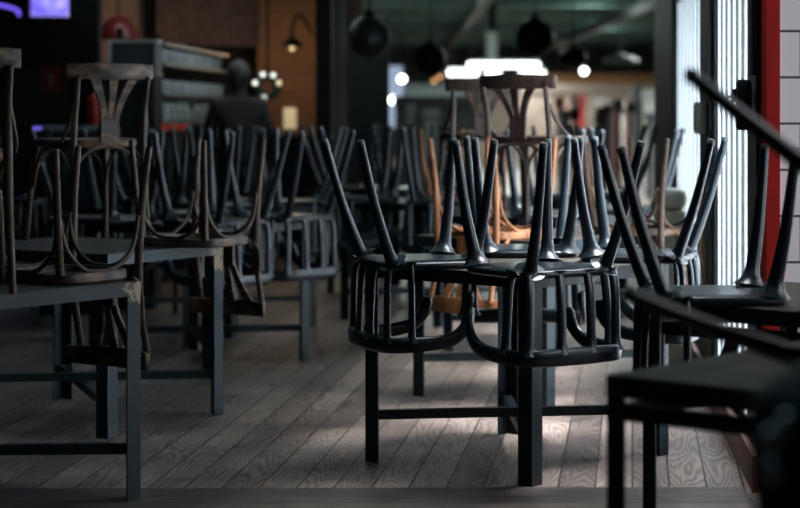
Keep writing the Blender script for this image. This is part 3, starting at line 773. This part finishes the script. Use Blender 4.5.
# counter with lit lamp, ring of glowing balls for glints
q = NB(); box(q, PX(200,18.3), PX(330,18.3), 18.1, 18.6, 0, 1.06)
ctr = thing('bar_counter', 'dark bar counter at the foot of the orange brick column', 'counter', (PX(265,18.3), 18.3, 0))
o = link('base', q, M_dark, ctr); o.location = (-PX(265,18.3), -18.3, 0)
q = NB(); box(q, PX(198,18.3), PX(332,18.3), 18.05, 18.65, 1.061, 1.10); o = link('worktop', q, M_dkwood, ctr); o.location = (-PX(265,18.3), -18.3, 0)
tl = thing('table_lamp', 'small lit cream lamp on the bar counter at the brick column', 'lamp', (PX(290,18.3), 18.3, 1.101))
q = NB(); lathe(q, [(0,0),(.05,0),(.05,.012),(.010,.02),(.010,.06),(0,.06)], 16); link('base', q, M_dark, tl, True, .6)
q = NB(); lathe(q, [(.055,.055),(.058,.06),(.058,.24),(.055,.245)], 20); link('lamp_shade', q, mat('cream_lit_shade', (.6,.5,.3), .6, emis=(1,.78,.45), es=.45), tl, True, .7)
wr = thing('glint_ring', 'dark green ring with pale glowing balls standing for glints left of the brick column', 'wreath', (PX(267,17), 17.05, PZ(86,17)))
q = NB(); R0 = .085
tube(q, [(R0*math.cos(2*PI*i/24), 0, R0*math.sin(2*PI*i/24)) for i in range(25)], .035, 8, up=(0,1,0)); link('ring', q, mat('dark_green_ring', (.015,.05,.028), .7, bump=.5, scale=60), wr, True)
M_glint = glow('pale_glint', (.95,1,.92), 1.6)
for a in (15, 60, 110, 165, 255):  # balls glow in place of bright glints on glassy things
    q = NB(); ball(q, (.105*math.cos(math.radians(a)), -.045, .105*math.sin(math.radians(a))), .021, 12); link('bulb', q, M_glint if a != 15 else glow('gold_glint', (1,.85,.5), 1.2), wr, True)
q = NB(); box(q, -.01,.01,.0,.02,.11,CZ-PZ(86,17)-.001); link('hanger', q, M_dark, wr)

# person in dark clothes at the bar
def skin_body(name, verts, edges, radii, m, parent, sub=2):
    me = bpy.data.meshes.new(name); me.from_pydata(verts, edges, [])
    o = bpy.data.objects.new(name, me); C.objects.link(o)
    md = o.modifiers.new('skin', 'SKIN'); md.use_smooth_shade = True
    for v, r in zip(me.skin_vertices[0].data, radii): v.radius = r if isinstance(r, tuple) else (r, r)
    me.skin_vertices[0].data[0].use_root = True
    s = o.modifiers.new('sub', 'SUBSURF'); s.levels = sub; s.render_levels = sub
    me.materials.append(m); o.parent = parent; return o
pp = thing('person', 'person in dark clothes with dark hair standing at the bar behind the left tables', 'person', (-1.235, 15.35, 0), math.radians(10))
bv = [(0,0,.92),(0,.01,1.12),(0,0,1.32),(0,0,1.42),(0,.01,1.50),(0,.015,1.575),
      (-.16,0,1.36),(-.225,.02,1.10),(-.15,.18,1.02),(-.10,.24,1.03), (.16,0,1.36),(.225,.02,1.10),(.15,.18,1.02),(.10,.24,1.03),
      (-.085,0,.86),(-.095,.01,.47),(-.10,-.01,.075),(-.105,.13,.04), (.085,0,.86),(.095,.01,.47),(.10,-.01,.075),(.105,.13,.04)]
be = [(0,1),(1,2),(2,3),(3,4),(4,5),(2,6),(6,7),(7,8),(8,9),(2,10),(10,11),(11,12),(12,13),(0,14),(14,15),(15,16),(16,17),(0,18),(18,19),(19,20),(20,21)]
br = [(.14,.10),(.13,.095),(.15,.10),(.07,.07),(.056,.056),(.075,.09),.055,.042,.034,.028,.055,.042,.034,.028,.085,.058,.045,.035,.085,.058,.045,.035]
skin_body('body', bv, be, br, mat('dark_clothed_figure', (.008,.008,.010), .8), pp)
q = NB(); ball(q, (0,.02,1.585), .088, 20, 1.25)
for v in list(q.verts):
    if v.co.y > .06: v.co.y = .06 + (v.co.y-.06)*.6
head = link('head', q, mat('skin', (.35,.20,.14), .5), pp, True)
q = NB(); ball(q, (0,.005,1.60), .097, 20, 1.22); link('hair', q, mat('dark_hair', (.012,.010,.010), .6), pp, True)
jv = [(0,0,.86),(0,.005,1.0),(0,.01,1.14),(0,0,1.32),(0,0,1.425),(-.17,0,1.37),(-.232,.02,1.10),(-.155,.175,1.02),(.17,0,1.37),(.232,.02,1.10),(.155,.175,1.02)]
je = [(0,1),(1,2),(2,3),(3,4),(3,5),(5,6),(6,7),(3,8),(8,9),(9,10)]
skin_body('jacket', jv, je, [(.165,.125),(.155,.12),(.155,.12),(.17,.12),(.08,.08),.075,.058,.046,.075,.058,.046], mat('dark_jacket', (.005,.005,.008), .8), pp)

# ------------------------------------------------------------------ market hall beyond
b = NB(); HC = CZ-.02
for y in range(24, 62, 5): box(b, -4.9, 11.9, y, y+.35, CZ-.28, CZ-.001)
bm_list = b; struct('trim_8', b, mat('green_beam', (.10,.17,.145), .7, var=.25, scale=1.5))
b = NB()
for x in (-1.5, 1.2, 3.9, 6.6): box(b, x, x+.16, 21, 61, CZ-.45, CZ-.29)
struct('trim_9', b, mat('dark_duct', (.03,.04,.038), .6))
M_tube = glow('white_tube_light', (.92,1,.95), 6.0)
TG = 'white tube lights in the hall beyond'
for k, (x0, x1, y, Y, lab) in enumerate(((468,539,65,40,'longest bright tube light, above the upright brown chair'), (448,478,73,38,'short bright tube light left of the longest one'), (486,500,73,42,'small bright tube just above the left end of the brown chair rail'), (520,545,73,42,'small bright tube just above the right end of the brown chair rail'))):
    t = thing('tube_light', lab, 'light', (PX((x0+x1)/2,Y), Y, PZ(y,Y)), 0, TG); hw = (x1-x0)/2*Y/F
    q = NB(); tube(q, [(-hw,0,0),(hw,0,0)], .05 if k < 2 else .035, 10); link('tube', q, M_tube, t, True)
    q = NB(); box(q, -hw,hw,-.05,.05,.055,.09); link('housing', q, M_white, t)
    for s in (-.7,.7):
        q = NB(); tube(q, [(s*hw,0,.09),(s*hw,0,CZ-PZ(y,Y)-.001)], .006, 6); link('wire', q, M_dark, t)
M_pt = glow('white_lamp_glass', (.9,1,.95), 9.0); M_ptor = glow('amber_lamp_glass', (1,.5,.2), 2.0)
for px_, py_, Y, r, m, lab in ((584,71,30,.05,M_pt,'single white bulb right of the long tube light'), (402,79,30,.055,M_pt,'white bulb beside the dark column, left'), (394,100,32,.07,M_pt,'low white bulb right against the dark column'), (440,77,32,.03,M_ptor,'amber bulb under the round black lamp'), (434,81,33,.03,M_ptor,'second amber bulb below the round black lamp')):
    t = thing('hanging_bulb', lab, 'light', (PX(px_,Y), Y, PZ(py_,Y)), 0, 'bare bulbs in the hall beyond')
    q = NB(); ball(q, (0,0,0), r, 14); link('glass', q, m, t, True)
    q = NB(); tube(q, [(0,0,r),(0,0,CZ-PZ(py_,Y)-.001)], .006, 6); link('cord', q, M_dark, t)
t = thing('shade_lamp', 'pale oval lampshade in the hall near the dark right post', 'lamp', (PX(621,28), 28, PZ(63,28)))
q = NB(); lathe(q, [(.26,0),(.24,.06),(.10,.11),(.02,.14),(0,.14)], 20); link('shade', q, mat('dull_enamel', (.05,.06,.055), .6), t, True)
q = NB(); tube(q, [(0,0,.135),(0,0,CZ-PZ(63,28)-.001)], .01, 6); link('cord', q, M_dark, t)
# bright far window and stalls
q = NB(); box(q, PX(386,33), PX(403,33), 33, 33.05, PZ(128,33), PZ(66,33)); 
ob = link('window_4', q, mat('bluish_lit_glazing', (.1,.12,.15), .3, emis=(.55,.68,.95), es=.55)); ob['kind'] = 'structure'
def block(name, px0, px1, py0, py1, Y, d, col, label, cat, rough=.6, group=None, ground=True, parts=None, var=.2):
    x0, x1 = PX(px0,Y), PX(px1,Y); z1 = PZ(py0,Y); z0 = 0 if ground else PZ(py1,Y)
    t = thing(name, label, cat, ((x0+x1)/2, Y, z0), 0, group); hw = (x1-x0)/2
    q = NB(); box(q, -hw,hw,0,d,0,(z1-z0)*.9); link('body', q, mat(name+'_body', col, rough, var=var, scale=3), t)
    q = NB(); box(q, -hw-.03,hw+.03,-.04,d+.02,(z1-z0)*.9+.001,z1-z0); link('top', q, mat(name+'_top', tuple(c*.7 for c in col), rough), t)
    return t
block('market_stall', 520, 662, 84, 130, 50, 1.0, (.62,.50,.42), 'wide beige stall front across the bright hall, right of centre', 'stall')
block('market_stall', 478, 520, 92, 130, 47, .8, (.55,.42,.36), 'pinkish beige stall in the hall seen through the brown chair splat', 'stall')
block('market_stall', 395, 478, 96, 130, 30, .6, (.035,.04,.045), 'low dark counter in the hall left of the brown chairs', 'counter')
block('market_stall', 405, 470, 84, 100, 44, .8, (.34,.42,.45), 'pale grey-blue stall glimpsed left of the upright brown chairs', 'stall', ground=True)
rs = [(574,585,95,130,40,(.30,.022,.024),'red upright banner stand in the hall right of the brown chair'), (616,626,100,130,38,(.30,.022,.024),'red upright stand in the hall nearer the dark right post'), (596,606,98,130,39,(.62,.60,.58),'white upright stand between the two red stands'), (606,614,104,130,37,(.02,.02,.025),'black upright stand between the white and red stands'), (634,642,86,130,34,(.05,.06,.06),'dark slim stand left of the right post'), (560,570,102,130,41,(.30,.16,.14),'brownish red stand at the brown chair edge'), (646,655,90,130,33,(.42,.42,.42),'grey stand against the dark right post')]
for a in rs: block('display_stand', *a[:4], a[4], .3, a[5], a[6], 'display stand')
random.seed(11)
gcols = [(.40,.38,.36),(.30,.03,.03),(.02,.02,.024),(.22,.12,.10),(.05,.06,.07),(.45,.42,.40),(.012,.014,.016),(.16,.05,.04)]
for k in range(22):
    p0 = random.uniform(556,648) if k < 14 else random.uniform(398,470); w_ = random.uniform(2.5,6); y0 = random.uniform(96,116)
    block('display_stand', p0, p0+w_, y0, 130, (24.5+.4*k if k < 14 else 31.2+.45*(k-14)), .12, gcols[k % 8], 'small narrow stand among the goods along the bright hall', 'display stand', group='narrow goods stands in the hall')
block('display_stand', 425, 437, 108, 130, 27, .3, (.40,.44,.46), 'pale stand on the hall counter level, left', 'display stand')
block('display_stand', 408, 414, 104, 130, 27.5, .3, (.36,.42,.46), 'slim pale stand beside the dark column', 'display stand')
q = NB(); box(q, PX(487,33), PX(497,33), 33, 33.05, PZ(60,33), PZ(32,33))
bn = thing('hanging_banner', 'narrow pale banner hanging above the long tube light', 'banner', (PX(492,33),33.02,0))
o = link('cloth', q, mat('grey_cloth', (.40,.45,.43), .8), bn); o.location = (-PX(492,33),-33.02,0)
q = NB(); box(q, PX(488,33), PX(496,33), 33.01,33.04, PZ(32,33)+.001, CZ-.001); o = link('hanger', q, M_dark, bn); o.location = (-PX(492,33),-33.02,0)
q = NB(); box(q, PX(540,54), PX(655,54), 53.9, 54.0, PZ(85,54), PZ(74,54))
sb = thing('stall_canopy', 'dim orange fascia board above the beige stall', 'canopy', (PX(598,54),54,0))
o = link('fascia', q, mat('orange_fascia', (.30,.14,.05), .7, var=.3, scale=1), sb); o.location = (-PX(598,54),-54,0)
q = NB()
for p in (545, 650): box(q, PX(p,54)-.05, PX(p,54)+.05, 54.001, 54.1, 0, PZ(74,54))
o = link('post', q, M_dark, sb); o.location = (-PX(598,54),-54,0)

# tall stool at the bottom right corner
bg = thing('bar_stool', 'blurred tall dark stool with shiny studs at the bottom right corner', 'stool', (.60, 2.45, 0))
q = NB(); lathe(q, [(0,.80),(.15,.80),(.165,.815),(.17,.93),(.165,.995),(.13,1.02),(0,1.025)], 32); link('seat', q, mat('black_leather_seat', (.004,.004,.005), .6, spec=.2), bg, True, .8)
q = NB(); lathe(q, [(.10,.70),(.158,.70),(.160,.799),(.10,.799)], 32); link('seat_base', q, mat('dark_red_seat_base', (.20,.012,.014), .5), bg, True, .8)
for a, z in ((205,.915),(203,.952),(212,.972)):
    q = NB(); ball(q, (.169*math.cos(math.radians(a)), .169*math.sin(math.radians(a)), z), .015, 12); link('stud', q, mat('chrome_stud', (.8,.82,.86), .15, 1.0), bg, True)
for a in (45, 135, 225, 315):
    ca, sa = math.cos(math.radians(a)), math.sin(math.radians(a))
    q = NB(); tube(q, [(.11*ca,.11*sa,.70),(.17*ca,.17*sa,0)], .013, 8); link('leg', q, M_dark, bg, True)
q = NB(); tube(q, [(.150*math.cos(2*PI*i/24),.150*math.sin(2*PI*i/24),.27) for i in range(25)], .008, 8, up=(0,0,1)); link('footrest', q, M_dark, bg, True)

# ------------------------------------------------------------------ lights
def area(name, loc, target, sx, sy, power, col, spread=180):
    d = bpy.data.lights.new(name, 'AREA'); d.shape = 'RECTANGLE'; d.size = sx; d.size_y = sy; d.energy = power; d.color = col
    d.spread = math.radians(spread)
    o = bpy.data.objects.new(name, d); C.objects.link(o); o.location = loc
    o.rotation_euler = (Vector(target)-Vector(loc)).to_track_quat('-Z', 'Y').to_euler(); return o
# daylight outside the slatted windows and the clear lights above them
def wl(x, y, z): return WM @ Vector((x, y, z))
area('daylight_windows', wl(1.0, 3.0, 1.12), wl(0, 3.0, 1.12), 6.2, 2.0, 480, (.88,.94,1.0))
area('daylight_sky', wl(.68, 2.3, 4.9), wl(.12, 2.3, 2.7), 5.2, .9, 960, (.93,.96,1.0), 70)
# daylight through the near right window
area('daylight_near_window', (RX+.7, 5.2, 2.0), (1.2, 6.9, 1.3), 2.2, 2.0, 75, (.90,.95,1.0))
# added overhead light above the picture, brightens the floor at right
for x, y, p in ((1.12,7.5,20),):
    area('ceiling_fill', (x, y, CZ-.03), (x, y, 0), .5, .9, p, (.92,.95,1.0), 80)
# added ceiling lights that brighten the market hall stalls
for x, y in ((5.0,29),(1.0,36),(5.0,40),(2.5,50)):
    area('hall_ceiling_fill', (x, y, CZ-.5), (x, y, 0), 2.5, 1.2, 420, (.92,1,.95))
area('ceiling_fill', (-1.6, 8.5, CZ-.03), (-1.6, 8.5, 0), 2.5, 3.0, 9, (.42,.80,1.0))  # added teal fill, lifts the shadows on the left
area('ceiling_fill', (.4, 4.2, CZ-.03), (.4, 4.2, 0), 2.5, 2.0, 6, (.42,.80,1.0))  # second added teal fill, over the near end of the room
def point(name, loc, p, col, r=.04):
    d = bpy.data.lights.new(name, 'POINT'); d.energy = p; d.color = col; d.shadow_soft_size = r
    o = bpy.data.objects.new(name, d); C.objects.link(o); o.location = loc
point('brick_lamp', (PX(292,18.2), 18.2, PZ(47,18.2)-.06), 5, (1,.66,.38))
point('brick_lamp', (PX(247,18.0), 18.0, PZ(28,18.0)-.06), 3, (1,.66,.38))
for x, y in ((1.5,25.5),(3.2,34),(0.2,31),(4.5,44)): point('hall_fill', (x, y, 2.75), 45, (.80,1,.92), .12)  # added point lights that lift the green hall ceiling
point('pier_lamp', (PX(118,16.6), 16.6, PZ(40,16)-.03), 1.2, (1,.6,.36))
area('bar_shelf_fill', wl(0,0,0) if False else (-1.2, 15.2, 2.6), (-1.6, 15.2, 1.5), .2, 2.8, 18, (.9,1,1))  # added light to make the shelf glasses sparkle

w = bpy.data.worlds.new('World'); bpy.context.scene.world = w; w.use_nodes = True
w.node_tree.nodes['Background'].inputs[0].default_value = (.62,.76,.88,1); w.node_tree.nodes['Background'].inputs[1].default_value = .6

# ------------------------------------------------------------------ camera
cd = bpy.data.cameras.new('Camera'); cam = bpy.data.objects.new('Camera', cd); C.objects.link(cam)
cam.location = (0, 0, H); cam.rotation_euler = (PI/2, 0, 0)
cd.sensor_width = 36; cd.lens = F/800*36; cd.shift_y = -(254-HOR)/800
cd.clip_end = 200; cd.clip_start = .05
cd.dof.use_dof = True; cd.dof.focus_distance = 7.15; cd.dof.aperture_fstop = cd.lens/1000/.040
sc = bpy.context.scene; sc.camera = cam
sc.view_settings.view_transform = 'Standard'; sc.view_settings.look = 'None'; sc.view_settings.gamma = 1; sc.view_settings.use_curve_mapping = False
sc.view_settings.exposure = 0.0
try:
    sc.cycles.use_denoising = True; sc.cycles.denoiser = 'OPENIMAGEDENOISE'
    sc.cycles.sample_clamp_indirect = 4; sc.cycles.max_bounces = 6
except Exception: pass
